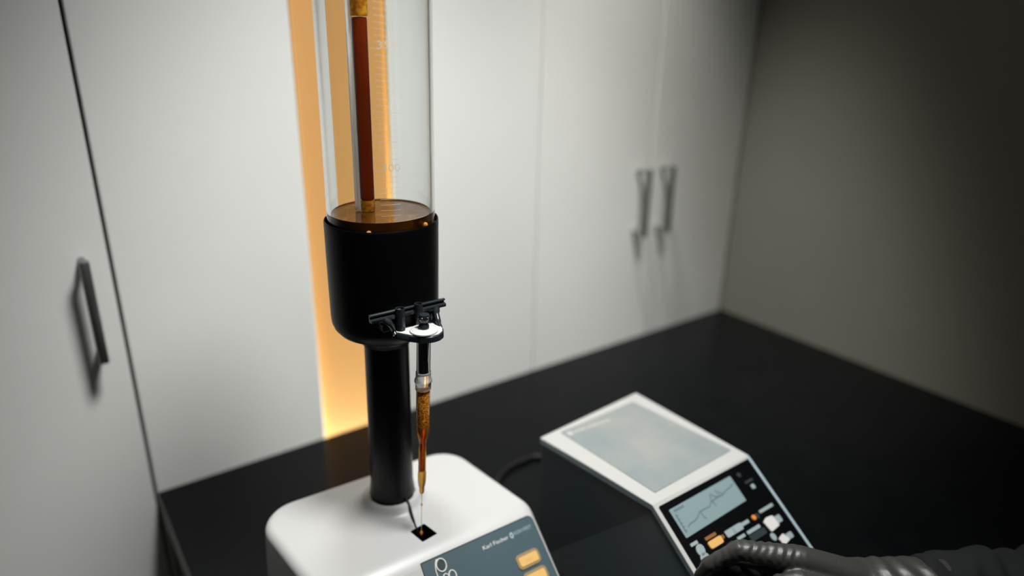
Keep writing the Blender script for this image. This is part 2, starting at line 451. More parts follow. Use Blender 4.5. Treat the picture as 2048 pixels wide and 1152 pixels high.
for a, b in ((0.0027, 0.0014),):
    out = ellipse(0.0968, 0.0107, 0.0021, 0.0030); inn = ellipse(0.0968, 0.0107, 0.0008, 0.0014)
    vo = [bm.verts.new(FA + FU * p.x + FVv * p.y + FN * 0.0016) for p in out]; vi = [bm.verts.new(FA + FU * p.x + FVv * p.y + FN * 0.0016) for p in inn]
    for i in range(len(out)): bm.faces.new((vo[i], vo[(i + 1) % len(out)], vi[(i + 1) % len(out)], vi[i]))
on(panel, 'ring_emblem', bm, TXTG, label='grey ring emblem')
on(panel, 'grey_lettering', text_on('KDN FIRST', PF, 0.1003, 0.0118, 0.0205, 0.0034, 0.0016), TXTG, label='grey lettering')
# white ring emblem at the panel's left
def torus_on(bm, cx, cy, a, b, r, frame, h, rot=0.0, t0=0.0, t1=2 * PI, n=30):
    o, u, v, nn = frame; closed = abs(t1 - t0 - 2 * PI) < 1e-6
    pts = []
    for k in range(n if closed else n + 1):
        t_ = t0 + (t1 - t0) * k / n
        x = cx + a * math.cos(t_) * math.cos(rot) - b * math.sin(t_) * math.sin(rot)
        y = cy + a * math.cos(t_) * math.sin(rot) + b * math.sin(t_) * math.cos(rot)
        pts.append(o + u * x + v * y + nn * h)
    if closed: pts.append(pts[0])
    tube(bm, pts, r, 8)
bm = bmesh.new(); torus_on(bm, 0.0180, 0.0090, 0.0048, 0.0058, 0.0007, PF, 0.0018)
torus_on(bm, 0.0195, 0.0150, 0.0085, 0.0140, 0.0006, PF, 0.0018, t0=PI * 0.80, t1=PI * 1.35)
torus_on(bm, 0.0250, 0.0215, 0.0035, 0.0046, 0.0007, PF, 0.0018)
torus_on(bm, 0.0185, 0.0215, 0.0028, 0.0040, 0.0006, PF, 0.0018)
em = on(panel, 'ring_crest', bm, TXTW, True, label='white raised rings crest')
on(panel, 'crest_centre', prism(bmesh.new(), ellipse(0.0182, 0.0090, 0.0036, 0.0046), PF, 0.0015, 0.0018), PANELD, label='dark centre of the ring crest')
# boss and post
bm = bmesh.new(); lathe(bm, [(0.0400, 0.1400), (0.0365, 0.1405), (0.0330, 0.1420), (0.0305, 0.1445), (0.0292, 0.1470), (0.0280, 0.1482), (0.0235, 0.1484), (0.0235, 0.1440)], axis, 64, cap0=False)
obj('post_collar', bm, PLASTW, tit, True)
bm = bmesh.new(); lathe(bm, [(0.0216, 0.1445), (0.0225, 0.1500), (0.0228, 0.1535), (0.0222, 0.1580), (0.0215, 0.1650), (0.0212, 0.25), (0.0210, 0.3215)], axis, 64)
obj('post', bm, BLACKP, tit, True, label='black tubular post')
# cup holder: a black sleeve open at the top
prof = [(0.0200, 0.3100), (0.0232, 0.3092), (0.0250, 0.3112), (0.0270, 0.3150), (0.0330, 0.3185), (0.0395, 0.3240), (0.0448, 0.3315), (0.0482, 0.3400), (0.0502, 0.3520), (0.0508, 0.3700),
        (0.0512, 0.4000), (0.0514, 0.4340), (0.0513, 0.4362), (0.0509, 0.4370), (0.0503, 0.4370), (0.0500, 0.4360), (0.0495, 0.4340), (0.0494, 0.3600), (0.0400, 0.3560), (0.0, 0.3560)]
prof = [(r * 0.978, 0.6 - 0.978 * (0.6 - z)) for r, z in prof[10:]]
prof = [(0.0200, 0.3205), (0.0226, 0.3200), (0.0236, 0.3230), (0.0252, 0.3268), (0.0300, 0.3292), (0.0370, 0.3316), (0.0428, 0.3350), (0.0470, 0.3400), (0.0490, 0.3455), (0.0495, 0.3520)] + prof
bm = bmesh.new(); rg = lathe(bm, prof[:-1], axis, 96)
notch = math.atan2(0.4727 - 0.5516, 0.3004 - 0.259)
nx = math.atan2(-0.14, 1.0)
for ring in rg[11:17]:
    for v in ring:
        cx, cy = axis(v.co.z)
        a = math.atan2(v.co.y - cy, v.co.x - cx)
        d = abs((a - (-0.66) + PI) % (2 * PI) - PI)
        if d < 0.10: v.co.z -= 0.006 * (1 - d / 0.10)
obj('cup_holder', bm, BLACKM, tit, True, sharp=55, label='black cup holder with a small notch in the rim')

# clip rail and tray on the front of the cup
RZ = 0.3690
bm = bmesh.new()
rail_sec = [(-0.0035, 0.0032), (-0.0010, 0.0038), (0.0004, 0.0032), (0.0004, 0.0022), (-0.0018, 0.0016), (-0.0018, 0.0002), (0.0016, -0.0004), (0.0020, -0.0012), (0.0016, -0.0034), (-0.0035, -0.0034)]
def rail(bm, x0, x1, notches=()):
    y = 0.4990
    xs = [x0, x1]
    rings = [[bm.verts.new((x, y - s[0], RZ + s[1])) for s in rail_sec] for x in xs]
    for a, b in zip(rings, rings[1:]):
        k = len(a)
        for i in range(k): bm.faces.new((a[i], a[(i + 1) % k], b[(i + 1) % k], b[i]))
    bm.faces.new(rings[0]); bm.faces.new(rings[-1])
rail(bm, 0.2222, 0.2946)
clip = obj('clip_rail', bm, CLIPM, tit, label='black ribbed clip rail across the cup front')
for x, r, zt in ((0.2487, 0.0041, 0.3744), (0.2666, 0.0036, 0.3749)):
    bm = bmesh.new(); ax_ = (lambda x: (lambda z: (x, 0.4966)))(x)
    lathe(bm, [(r, 0.3555), (r, zt), (r - 0.0008, zt), (r - 0.0009, 0.3590), (0.0004, 0.3588)], ax_, 24)
    on(clip, 'clip_socket', bm, CLIPM, True, label='short hollow black socket')
for sx, tx, ty in ((0.2345, 0.2415, 0.4975), (0.2850, 0.2815, 0.4890)):
    bm = bmesh.new()
    tube(bm, spline([(sx, 0.4975, RZ - 0.002), ((sx + tx) / 2, 0.4950, RZ - 0.0065), (tx, ty - 0.001, 0.3555), (tx, ty - 0.004, 0.3522)], 5), [0.0032] * 5 + [0.0027] * 5 + [0.0020] * 6, 8)
    obj('clip_arm', bm, CLIPM, tit, True, sharp=75)
for xa, xb, ya, yb in ((0.2325, 0.2440, 0.4975, 0.5080), (0.2790, 0.2880, 0.4975, 0.5120)):
    obj('clip_foot', nbox(xa, xb, ya, yb, 0.3545, 0.3610, bev=0.0015), CLIPM, tit)
# the tray: D-shaped plate, black rim, white top
tr = [(0.2405, 0.4985), (0.2440, 0.4915), (0.2495, 0.4822), (0.2560, 0.4745), (0.2640, 0.4700), (0.2720, 0.4702), (0.2785, 0.4745), (0.2815, 0.4800), (0.2835, 0.4880), (0.2838, 0.4945), (0.2760, 0.5045), (0.2460, 0.5045)]
bm = bmesh.new(); prism(bm, rpoly(tr, [0.0012, 0.006, 0.010, 0.010, 0.010, 0.010, 0.008, 0.006, 0.006, 0.002, 0.002, 0.002], 4), flat, 0.3480, 0.3536, 0.0006)
tray = obj('clip_tray', bm, CLIPM, tit, True, label='black D-shaped tray')
ctr = Vector((0.2635, 0.4880))
tw = [tuple(Vector(p) + (ctr - Vector(p)).normalized() * 0.0013) for p in tr[:9]] + [(0.2800, 0.4938), (0.2700, 0.4975), (0.2500, 0.4978)]
on(tray, 'tray_top', prism(bmesh.new(), rpoly(tw, 0.0010, 3), flat, 0.3536, 0.3542), WASHER, label='white top face of the tray')

# wire from the post to the port
bm = bmesh.new(); tube(bm, spline([(0.2640, 0.5330, 0.1530), (0.2634, 0.5270, 0.1503), (0.2628, 0.5215, 0.1468), (0.2598, 0.5090, 0.1418), (0.2572, 0.4990, 0.1410), (0.2560, 0.4935, 0.1395), (0.2562, 0.4900, 0.128)], 6), [0.0011] * 8 + [0.0013] * 7 + [0.0011] * 6 + [0.0007] * 8 + [0.0005] * 8, 8)
tag(rebase(obj('sensor_wire', bm, RUBBER, None, True)), 'thin black wire from the post foot into the square opening', 'wire')

# ------------------------------------------------------------------ graduated cylinder
cyl = thing('graduated_cylinder', 'tall clear glass cylinder with white graduations standing in the black cup', 'glass cylinder', (*axis(0.368), 0.368))
RO, RI = 0.0472, 0.0436
bm = bmesh.new()
lathe(bm, [(RO - 0.001, 0.3665), (RO, 0.3675), (RO, 0.55), (RO, 0.680), (RO - 0.0008, 0.681), (RI + 0.0008, 0.681), (RI, 0.680), (RI, 0.55), (RI, 0.3725), (0.0005, 0.3720)], axis, 128)
obj('glass_wall', bm, GLASS, cyl, True, sharp=15)
LZ = 0.4462
bm = bmesh.new()
lathe(bm, [(0.0005, 0.3732), (RI + 0.0004, 0.3734), (RI + 0.0004, LZ + 0.0012), (RI - 0.0012, LZ - 0.0006), (0.0005, LZ - 0.0006)], axis, 96)
obj('liquid', bm, LIQ, cyl, True, sharp=80, label='dark amber liquid in the cylinder')
bm = bmesh.new(); lathe(bm, [(RI - 0.0010, LZ - 0.0004), (RI - 0.0010, LZ + 0.0006), (RI - 0.0020, LZ + 0.0001), (RI - 0.006, LZ), (0.0005, LZ)], axis, 96, cap0=False)
obj('liquid_surface', bm, LIQS, cyl, True, sharp=80, label='glossy liquid surface with the amber reflection painted in')
# graduations: printed arcs on the outside
a0 = math.atan2(-0.5516, -0.259)
def cyl_pt(ph, z, r):          # ph > 0 goes to the viewer's right
    cx, cy = axis(z); a = a0 + ph
    return Vector((cx + r * math.cos(a), cy + r * math.sin(a), z))
bm = bmesh.new()
zs = 0.5843; step = 0.00466
for k in range(-12, 34):
    z = zs - k * step
    if z < LZ + 0.004: continue
    p0, p1 = (-0.085, 0.40) if k % 10 == 0 else (-0.015, 0.33)
    if k % 20 == 0: p1 = 0.06
    hw = 0.00014 if k % 5 else 0.00019
    n = 8; prev = None
    for i in range(n + 1):
        ph = p0 + (p1 - p0) * i / n; dz = -0.0022 * (ph - p0) / 0.35 * max(0.0, min(1.0, (z - 0.47) / 0.1))
        a_ = bm.verts.new(cyl_pt(ph, z + dz - hw, RO + 0.00015)); b_ = bm.verts.new(cyl_pt(ph, z + dz + hw, RO + 0.00015))
        if prev: bm.faces.new((prev[0], a_, b_, prev[1]))
        prev = (a_, b_)
obj('graduation_marks', bm, PRINTW, cyl, label='white printed graduation lines')
def cyl_text(txt, ph0, z, width, height):
    b = text_bm(txt, 1.0)
    xs = [q.co.x for q in b.verts]; ys = [q.co.y for q in b.verts]; x0 = min(xs)
    bmesh.ops.subdivide_edges(b, edges=b.edges, cuts=1)
    for q in b.verts:
        u_ = (q.co.x - x0) / (max(xs) - x0); v_ = q.co.y / max(ys)
        q.co = cyl_pt(ph0 + u_ * width / RO, z + v_ * height, RO + 0.00015)
    return b
for txt, z in (('400', zs + 20 * step), ('350', zs), ('300', zs - 20 * step)):
    obj('volume_number', cyl_text(txt, 0.03, z - 0.0006, 0.0150, 0.0058), PRINTW, cyl)
# bubbles clinging at the liquid's edge
for ph, z in ((-0.235, 0.4395), (0.87, 0.4410)):
    bm = bmesh.new(); bmesh.ops.create_uvsphere(bm, u_segments=16, v_segments=10, radius=0.0022)
    for v in bm.verts: v.co += cyl_pt(ph, z, RO + 0.0006)
    obj('bubble', bm, DROP, cyl, True)

# ------------------------------------------------------------------ dip tube inside the cylinder
def dip(z):
    cx, cy = axis(z)
    return (cx - 0.0108, cy + 0.0085)
dt = thing('dip_tube', 'narrow glass dip tube with a brown liquid column inside the big cylinder', 'tube', (*dip(LZ), LZ + 0.0006))
off = Vector((0.808, -0.589))
def dcol(z): x, y = dip(z); return (x + off.x * 0.0020, y + off.y * 0.0020)
def drod(z): x, y = dip(z); return (x - off.x * 0.0068, y - off.y * 0.0068)
bm = bmesh.new(); lathe(bm, [(0.0050, 0.4566), (0.0061, 0.4576), (0.0062, 0.6045), (0.0058, 0.6062), (0.0003, 0.6068)], dcol, 32, cap0=True)
obj('liquid_column', bm, COLUMN, dt, True, label='red-brown liquid column')
bm = bmesh.new(); lathe(bm, [(0.0023, LZ + 0.0010), (0.0026, LZ + 0.0015), (0.0026, 0.6220), (0.0022, 0.6226)], drod, 20)
obj('refraction_rod', bm, GLASSR, dt, True, label='greyed rod imitating light bent in the tube glass')  # separate rod beside the column, stands in for the tube's refracted edge
bm = bmesh.new(); lathe(bm, [(0.0056, LZ + 0.0006), (0.0060, LZ + 0.0014), (0.0061, 0.4545), (0.0056, 0.4564)], dcol, 28)
obj('end_fitting', bm, CONN, dt, True, label='amber yellow lower fitting')
bm = bmesh.new(); lathe(bm, [(0.0066, 0.6070), (0.0072, 0.6080), (0.0073, 0.6900), (0.0066, 0.6910)], dcol, 28)
obj('end_fitting', bm, CONN, dt, True, label='amber yellow upper fitting')
bm = bmesh.new(); lathe(bm, [(0.0050, 0.6912), (0.0052, 0.72), (0.0052, 0.74)], dcol, 24)
obj('upper_stem', bm, GLASSR, dt, True)

# ------------------------------------------------------------------ dropper held by the tray
def dax(z):
    k = (z - 0.14) / 0.20
    return (0.2572 + 0.0063 * k, 0.4878 - 0.0040 * k)
dr = thing('dropper', 'amber glass dropper on a steel shaft hanging under the white tray', 'dropper', (*dax(0.1866), 0.1866))
bm = bmesh.new(); lathe(bm, [(0.0060, 0.3130), (0.0062, 0.3135), (0.0062, 0.3478)], dax, 32)
obj('shaft', bm, CHROME, dr, True, label='polished steel shaft')
bm = bmesh.new(); lathe(bm, [(0.0118, 0.3543), (0.0122, 0.3547), (0.0121, 0.3556), (0.0085, 0.3568), (0.0060, 0.3572), (0.0045, 0.3570)], dax, 40)
obj('washer', bm, WASHER, dr, True, label='round white washer on the tray')
bm = bmesh.new(); lathe(bm, [(0.0046, 0.3572), (0.0044, 0.3600), (0.0034, 0.3615), (0.0034, 0.3635), (0.0045, 0.3650), (0.0047, 0.3680), (0.0042, 0.3700), (0.0020, 0.3705)], dax, 14)
cx, cy = dax(0.366)
for k in range(5):
    a = k * 2 * PI / 5
    bmesh.ops.create_uvsphere(bm, u_segments=8, v_segments=6, radius=0.0016, matrix=Matrix.Translation((cx + 0.0042 * math.cos(a), cy + 0.0042 * math.sin(a), 0.3668)))
obj('knob', bm, CLIPM, dr, True, label='lumpy black knob above the washer')
bm = bmesh.new(); lathe(bm, [(0.0058, 0.2975), (0.0070, 0.2980), (0.0071, 0.3045), (0.0078, 0.3055), (0.0080, 0.3070), (0.0076, 0.3082), (0.0069, 0.3092), (0.0068, 0.3150), (0.0063, 0.3155)], dax, 32, cap0=True, cap1=True)
obj('collar', bm, FROST, dr, True, label='frosted translucent collar')
bm = bmesh.new()
lathe(bm, [(0.0063, 0.2612), (0.0063, 0.2560), (0.0060, 0.2525), (0.0040, 0.2440), (0.0036, 0.2415), (0.0036, 0.2130), (0.0034, 0.2120),
           (0.0022, 0.2128), (0.0024, 0.2420), (0.0028, 0.2450), (0.0049, 0.2535), (0.0052, 0.2565), (0.0052, 0.2612)], dax, 40, closed=True)
obj('barrel', bm, AMBG, dr, True, sharp=60, label='clear amber tinted glass barrel')
bm = bmesh.new(); lathe(bm, [(0.0008, 0.2976), (0.0060, 0.2975), (0.0062, 0.2970), (0.0062, 0.2620), (0.0061, 0.2614), (0.0006, 0.2613)], dax, 32)
obj('foam', bm, AMBF, dr, True, label='amber glass section with a bubbly amber fill')
bm = bmesh.new(); lathe(bm, [(0.0006, 0.2605), (0.0051, 0.2604), (0.0051, 0.2566), (0.0048, 0.2536), (0.0027, 0.2450), (0.0023, 0.2420), (0.0021, 0.2128)], dax, 28)
obj('liquid', bm, AMBL, dr, True, label='dark amber liquid')
bm = bmesh.new(); lathe(bm, [(0.0034, 0.2128), (0.0038, 0.2105), (0.0040, 0.2075), (0.0039, 0.2020), (0.0035, 0.1975), (0.0030, 0.1950), (0.0026, 0.1935), (0.0025, 0.1890), (0.0018, 0.1866), (0.0004, 0.1858)], dax, 28)
obj('tip', bm, AMBT, dr, True, label='honey coloured bulb tip')
# falling drops with their thread
def drop(z, r, h, label, thread):
    x, y = dax(z)
    t = thing('amber_drop', label, 'drop', (x, y, z - h / 2), 'amber drops under the dropper')
    bm = bmesh.new(); bmesh.ops.create_uvsphere(bm, u_segments=14, v_segments=10, radius=1)
    for v in bm.verts:
        k = 1.0 - 0.35 * max(0, v.co.z)
        v.co = Vector((x + v.co.x * r * k, y + v.co.y * r * k, z + v.co.z * h / 2))
    obj('droplet', bm, DROP, t, True)
    bm = bmesh.new(); tube(bm, [(*dax(thread[0]), thread[0]), (*dax(thread[1]), thread[1])], 0.00035, 6)
    obj('thread', bm, THREAD, t, True)
drop(0.1735, 0.0010, 0.0042, 'small amber drop falling midway below the dropper tip', (0.1857, 0.1757))
drop(0.1402, 0.0016, 0.0056, 'larger amber drop just entering the square black opening', (0.1712, 0.1431))

# ------------------------------------------------------------------ terminal
ter = thing('terminal', 'grey-topped instrument terminal with a sloping black keypad and small screen', 'lab instrument', (0.51, 0.40, 0.0))
TA = [Vector((0.4265, 0.5182)), Vector((0.5913, 0.5304)), Vector((0.5928, 0.3626)), Vector((0.4433, 0.3634))]
TD = Vector((0.4433, 0.3634, 0.17)); TU = Vector((1.0, -0.0054, 0.0)).normalized(); TV = Vector((-0.0044, -0.8191, -0.5736)); TN = Vector((-0.0031, -0.5736, 0.8192))
TF = (TD, TU, TV, TN)
LV = 0.205                      # slope length
S0, S1 = TD + TV * LV, TD + TU * 0.1495 + TV * LV
# dark housing, slightly inside the shell
def hexa(bm, pts):
    vs = [bm.verts.new(p) for p in pts]
    return vs
bm = bmesh.new()
ins = 0.0012; dzh = 0.0080
L = [Vector((TA[0].x + ins, TA[0].y - ins, 0.17 - dzh)), Vector((TA[3].x + ins, TA[3].y, 0.17 - dzh)), S0 + Vector((ins, 0.002, -dzh * 0.8)), Vector((S0.x + ins, S0.y + 0.004, 0.002)), Vector((TA[0].x + ins, TA[0].y - ins, 0.002))]
Rr = [Vector((TA[1].x - ins, TA[1].y - ins, 0.17 - dzh)), Vector((TA[2].x - ins, TA[2].y, 0.17 - dzh)), S1 + Vector((-ins, 0.002, -dzh * 0.8)), Vector((S1.x - ins, S1.y + 0.004, 0.002)), Vector((TA[1].x - ins, TA[1].y - ins, 0.002))]
lv_ = [bm.verts.new(p) for p in L]; rv_ = [bm.verts.new(p) for p in Rr]
bm.faces.new(lv_); bm.faces.new(rv_)
for i in range(5): bm.faces.new((lv_[i], lv_[(i + 1) % 5], rv_[(i + 1) % 5], rv_[i]))
bmesh.ops.bevel(bm, geom=list(bm.edges), offset=0.0015, segments=2, profile=0.5, affect='EDGES', clamp_overlap=True)
obj('housing', bm, SIDED, ter, label='dark teal lower housing')
# light shell: flat top plus sloping front, with slate side edges
bm = bmesh.new(); th = 0.0075
outer_l = [Vector((TA[0].x, TA[0].y, 0.17)), Vector((TA[3].x, TA[3].y, 0.17)), S0]
outer_r = [Vector((TA[1].x, TA[1].y, 0.17)), Vector((TA[2].x, TA[2].y, 0.17)), S1]
dn = [Vector((0, 0, -th)), Vector((0, 0.0012, -th)), -TN * th]
ol_ = [bm.verts.new(p) for p in outer_l]; or_ = [bm.verts.new(p) for p in outer_r]
il_ = [bm.verts.new(p + d) for p, d in zip(outer_l, dn)]; ir_ = [bm.verts.new(p + d) for p, d in zip(outer_r, dn)]
for i in range(2):
    bm.faces.new((ol_[i], ol_[i + 1], or_[i + 1], or_[i])); bm.faces.new((il_[i], il_[i + 1], ir_[i + 1], ir_[i]))
    f = bm.faces.new((ol_[i], ol_[i + 1], il_[i + 1], il_[i])); f.material_index = 1
    f = bm.faces.new((or_[i], or_[i + 1], ir_[i + 1], ir_[i])); f.material_index = 1
f = bm.faces.new((ol_[0], or_[0], ir_[0], il_[0])); f.material_index = 1
f = bm.faces.new((ol_[2], or_[2], ir_[2], il_[2])); f.material_index = 1
crease = [e for e in bm.edges if set(e.verts) in ({ol_[1], or_[1]}, {il_[1], ir_[1]}, {ol_[1], il_[1]}, {or_[1], ir_[1]})]
bmesh.ops.bevel(bm, geom=[e for e in bm.edges if e not in crease], offset=0.0009, segments=2, profile=0.5, affect='EDGES', clamp_overlap=True, material=0)
obj('shell', bm, [SHELL, SHELLSIDE], ter, label='light grey top shell with slate edges')
lab = obj('label_sheet', prism(bmesh.new(), rpoly([(0.4522, 0.5130), (0.5708, 0.5155), (0.5841, 0.3789), (0.4591, 0.3749)], 0.0012, 3), flat, 0.1702, 0.1707), LABELG, ter, label='grey sheet set into the light top')
bm = bmesh.new()
def lpt(s, d): return Vector((0.4575 + 0.0613 * s + 0.0, 0.5045 - 0.0044 * s - d, 0.1709))
def lq(s0, s1, d0, d1):
    bm.faces.new([bm.verts.new(lpt(s, d)) for s, d in ((s0, d0), (s1, d0), (s1, d1), (s0, d1))])
lq(-0.03, 0.09, -0.0034, 0.0034)
s = 0.13
while s < 0.98:
    wd = random.choice((0.03, 0.035, 0.045)); lq(s, min(s + wd, 1.0), -0.0022, 0.0020); s += wd + random.choice((0.010, 0.012, 0.03))
on(lab, 'label_print', bm, LABELP, label='faint pale print line')
face = obj('face_plate', prism(bmesh.new(), rpoly([(0.0046, 0.0040), (0.1440, 0.0030), (0.1440, 0.198), (0.0046, 0.198)], 0.0015, 3), TF, 0.0002, 0.0012), FACEB, ter, label='black sloping keypad plate')
rim = obj('side_trim', prism(bmesh.new(), [(0.1446, 0.002), (0.1478, 0.002), (0.1478, 0.203), (0.1446, 0.203)], TF, 0.0002, 0.0014), SHELLSIDE, ter)
scr = on(face, 'screen', prism(bmesh.new(), rpoly([(0.0125, 0.0112), (0.1067, 0.0100), (0.1067, 0.0382), (0.0128, 0.0408)], 0.001, 3), TF, 0.0012, 0.0018), LCD, label='grey-blue display')
def strip(bm, pts, wdt, h):
    o, u, v, n = TF
    pts = [Vector(p) for p in pts]
    L_, R_ = [], []
    for i, p in enumerate(pts):
        tg = (pts[min(i + 1, len(pts) - 1)] - pts[max(i - 1, 0)]).normalized(); nr = Vector((-tg.y, tg.x)) * wdt / 2
        a = p + nr; b = p - nr
        L_.append(bm.verts.new(o + u * a.x + v * a.y + n * h)); R_.append(bm.verts.new(o + u * b.x + v * b.y + n * h))
    for i in range(len(pts) - 1): bm.faces.new((L_[i], L_[i + 1], R_[i + 1], R_[i]))
bm = bmesh.new()
tr_pts = [(0.022, 0.0330), (0.026, 0.0312), (0.034, 0.0308), (0.040, 0.0290), (0.044, 0.0262), (0.052, 0.0258), (0.060, 0.0262), (0.064, 0.0232), (0.070, 0.0228), (0.077, 0.0222), (0.083, 0.0225), (0.090, 0.0205), (0.098, 0.0195), (0.104, 0.0182)]
strip(bm, tr_pts, 0.0013, 0.0020)
strip(bm, [(0.0455, 0.0270), (0.0460, 0.0320), (0.0478, 0.0345)], 0.0013, 0.0020)
strip(bm, [(0.0655, 0.0235), (0.0672, 0.0185), (0.0690, 0.0160), (0.0720, 0.0200), (0.0755, 0.0220)], 0.0013, 0.0020)
strip(bm, [(0.0790, 0.0225), (0.0770, 0.0150), (0.0840, 0.0215)], 0.0012, 0.0020)
strip(bm, [(0.0662, 0.0240), (0.0680, 0.0290)], 0.0013, 0.0020)
o = obj('screen_trace', bm, LCDT, ter, label='wavy plotted line on the display')
bm = bmesh.new(); strip(bm, [(0.0168, 0.0175), (0.0166, 0.0365)], 0.0013, 0.0020); strip(bm, [(0.0188, 0.0160), (0.0188, 0.0165)], 0.001, 0.0020)
for k in range(5):
    strip(bm, [(0.0172 + k * 0.0029, 0.0142), (0.0194 + k * 0.0029, 0.0142)], 0.0022, 0.0020)
for k in range(5):
    strip(bm, [(0.0160, 0.0195 + k * 0.0038), (0.0192, 0.0195 + k * 0.0038)], 0.0007, 0.0020)
obj('screen_digits', bm, LCDD, ter, label='small dark digits and axis on the display')
def key(name, outline, m, h=0.0020, label=None, parent=None):
    return on(face, name, prism(bmesh.new(), outline, TF, 0.0012, h, 0.0003), m, label=label)
key('key_legend', rrect(0.0128, 0.0228, 0.0466, 0.0498, 0.0006), KGREY, 0.0016)
key('round_key', ellipse(0.0200, 0.0560, 0.0050, 0.0058, 0.5), KGREY, 0.0024, 'upper grey oval key')
key('round_key', ellipse(0.0196, 0.0645, 0.0056, 0.0062, 0.4), KGREY, 0.0024, 'lower grey oval key')
key('key_legend', rrect(0.0322, 0.0480, 0.0485, 0.0516, 0.0007), KBROWN, 0.0016, 'brown legend bar above the orange key')
key('orange_key', rrect(0.0318, 0.0506, 0.0532, 0.0605, 0.0022), KORANGE, 0.0026, 'orange key')
key('key_tab', rrect(0.0507, 0.0548, 0.0540, 0.0578, 0.0008), KBROWN, 0.0018, 'brown tab beside the orange key')
key('wide_key', rrect(0.0575, 0.0822, 0.0526, 0.0596, 0.0016), KGREY, 0.0024, 'wide grey key')
key('key_mark', rrect(0.0675, 0.0712, 0.0534, 0.0588, 0.0006), KGREYD, 0.0027)
key('key_tab', rrect(0.0826, 0.0940, 0.0538, 0.0574, 0.0006), KGREY, 0.0018)
key('indicator', ellipse(0.1020, 0.0556, 0.0026, 0.0026), LEDO, 0.0026, 'small orange indicator')
key('indicator_socket', ellipse(0.1075, 0.0560, 0.0028, 0.0028), KDARK, 0.0020)
key('key_legend', rrect(0.1132, 0.1358, 0.0524, 0.0556, 0.0008), KGREY, 0.0016)
key('key_legend', rrect(0.0830, 0.1034, 0.0630, 0.0664, 0.0008), KGREY, 0.0016)
key('key_legend', rrect(0.0678, 0.0794, 0.0630, 0.0662, 0.0008), KGREY, 0.0016)
key('dark_key', rrect(0.0820, 0.1060, 0.0674, 0.0740, 0.0016), KDARK, 0.0024, 'dark outlined key')
key('white_key', rpoly([(0.1090, 0.0640), (0.1155, 0.0615), (0.1250, 0.0625), (0.1262, 0.0740), (0.1110, 0.0755)], 0.0016, 3), KWHITE, 0.0028, 'white key')
key('key_tab', rrect(0.1254, 0.1345, 0.0648, 0.0722, 0.0014), KGREY, 0.0022)
key('round_key', ellipse(0.1100, 0.0800, 0.0034, 0.0040), KGREY, 0.0022, 'small grey round key')
key('white_key', rpoly([(0.1140, 0.0838), (0.1230, 0.0818), (0.1275, 0.0900), (0.1150, 0.0920)], 0.0016, 3), KWHITE, 0.0028, 'lower white key')
key('key_tab', rrect(0.1262, 0.1345, 0.0838, 0.0900, 0.0014), KGREY, 0.0022)
key('small_key', rrect(0.1238, 0.1290, 0.0274, 0.0322, 0.0010), KGREY, 0.0022, 'small grey square key right of the display')
key('key_legend', rrect(0.1200, 0.1325, 0.0218, 0.0246, 0.0007), KDARK, 0.0016)
key('indicator_socket', ellipse(0.1190, 0.0135, 0.0026, 0.0026), KDARK, 0.0018)
for r_ in range(3):
    for c_ in range(5):
        key('number_key', rrect(0.030 + c_ * 0.021, 0.046 + c_ * 0.021, 0.104 + r_ * 0.022, 0.118 + r_ * 0.022, 0.0016), KGREY if c_ < 4 else KWHITE, 0.0024)

# power cable behind the terminal
bm = bmesh.new(); tube(bm, spline([(0.40, 0.560, 0.004), (0.452, 0.640, 0.004), (0.4807, 0.6697, 0.004), (0.5064, 0.6810, 0.004), (0.5310, 0.6836, 0.004), (0.5582, 0.6788, 0.004), (0.575, 0.640, 0.004), (0.545, 0.575, 0.005), (0.535, 0.5305, 0.012)], 8), 0.0037, 10)
tag(rebase(obj('power_cable', bm, RUBBER, None, True)), 'black cable curving across the bench behind the terminal', 'cable')

# ------------------------------------------------------------------ person: a gloved hand and sleeved arm
per = thing('person', 'gloved hand in a black nitrile glove and dark sleeve pressing the keypad', 'person', (0.56, 0.20, 0.10))
def sweep_caps(bm, chain, seg=20):
    """overlapping tapered capsules along (point, radius) chain"""
    for (p, r), (q, s_) in zip(chain, chain[1:]):
        p = Vector(p); q = Vector(q); n = max(2, int((q - p).length / 0.004))
        pts = [p.lerp(q, i / n) for i in range(n + 1)]; rr = [r + (s_ - r) * i / n for i in range(n + 1)]
        tube(bm, pts, rr, seg)
    for p, r in chain:
        bmesh.ops.create_uvsphere(bm, u_segments=seg, v_segments=12, radius=r, matrix=Matrix.Translation(Vector(p)))
W = Vector((0.5595, 0.1936, 0.1363))
fingers = {
    'index': [((0.545, 0.203, 0.145), 0.017), ((0.4946, 0.2379, 0.1701), 0.0122), ((0.4538, 0.2710, 0.1772), 0.0086), ((0.4420, 0.2890, 0.1535), 0.0078), ((0.4435, 0.2985, 0.1328), 0.0068)],
    'middle': [((0.548, 0.207, 0.132), 0.018), ((0.5080, 0.2520, 0.1470), 0.0118), ((0.4700, 0.2860, 0.1520), 0.0084), ((0.4530, 0.2990, 0.1400), 0.0076), ((0.4490, 0.2990, 0.1338), 0.0068)],
    'ring': [((0.556, 0.210, 0.126), 0.017), ((0.5230, 0.2630, 0.1360), 0.0112), ((0.4920, 0.2990, 0.1380), 0.0082), ((0.4760, 0.2980, 0.1338), 0.0074), ((0.4800, 0.2880, 0.1262), 0.0066)],
    'little': [((0.564, 0.212, 0.120), 0.015), ((0.5390, 0.2650, 0.1260), 0.0102), ((0.5150, 0.2930, 0.1305), 0.0074), ((0.5000, 0.2890, 0.1268), 0.0066), ((0.5030, 0.2790, 0.1188), 0.0060)],
    'thumb': [((0.545, 0.196, 0.140), 0.017), ((0.5120, 0.2050, 0.1440), 0.0165), ((0.4790, 0.2270, 0.1600), 0.0118), ((0.4500, 0.2480, 0.1490), 0.0102), ((0.4460, 0.2690, 0.1290), 0.0080)],
}
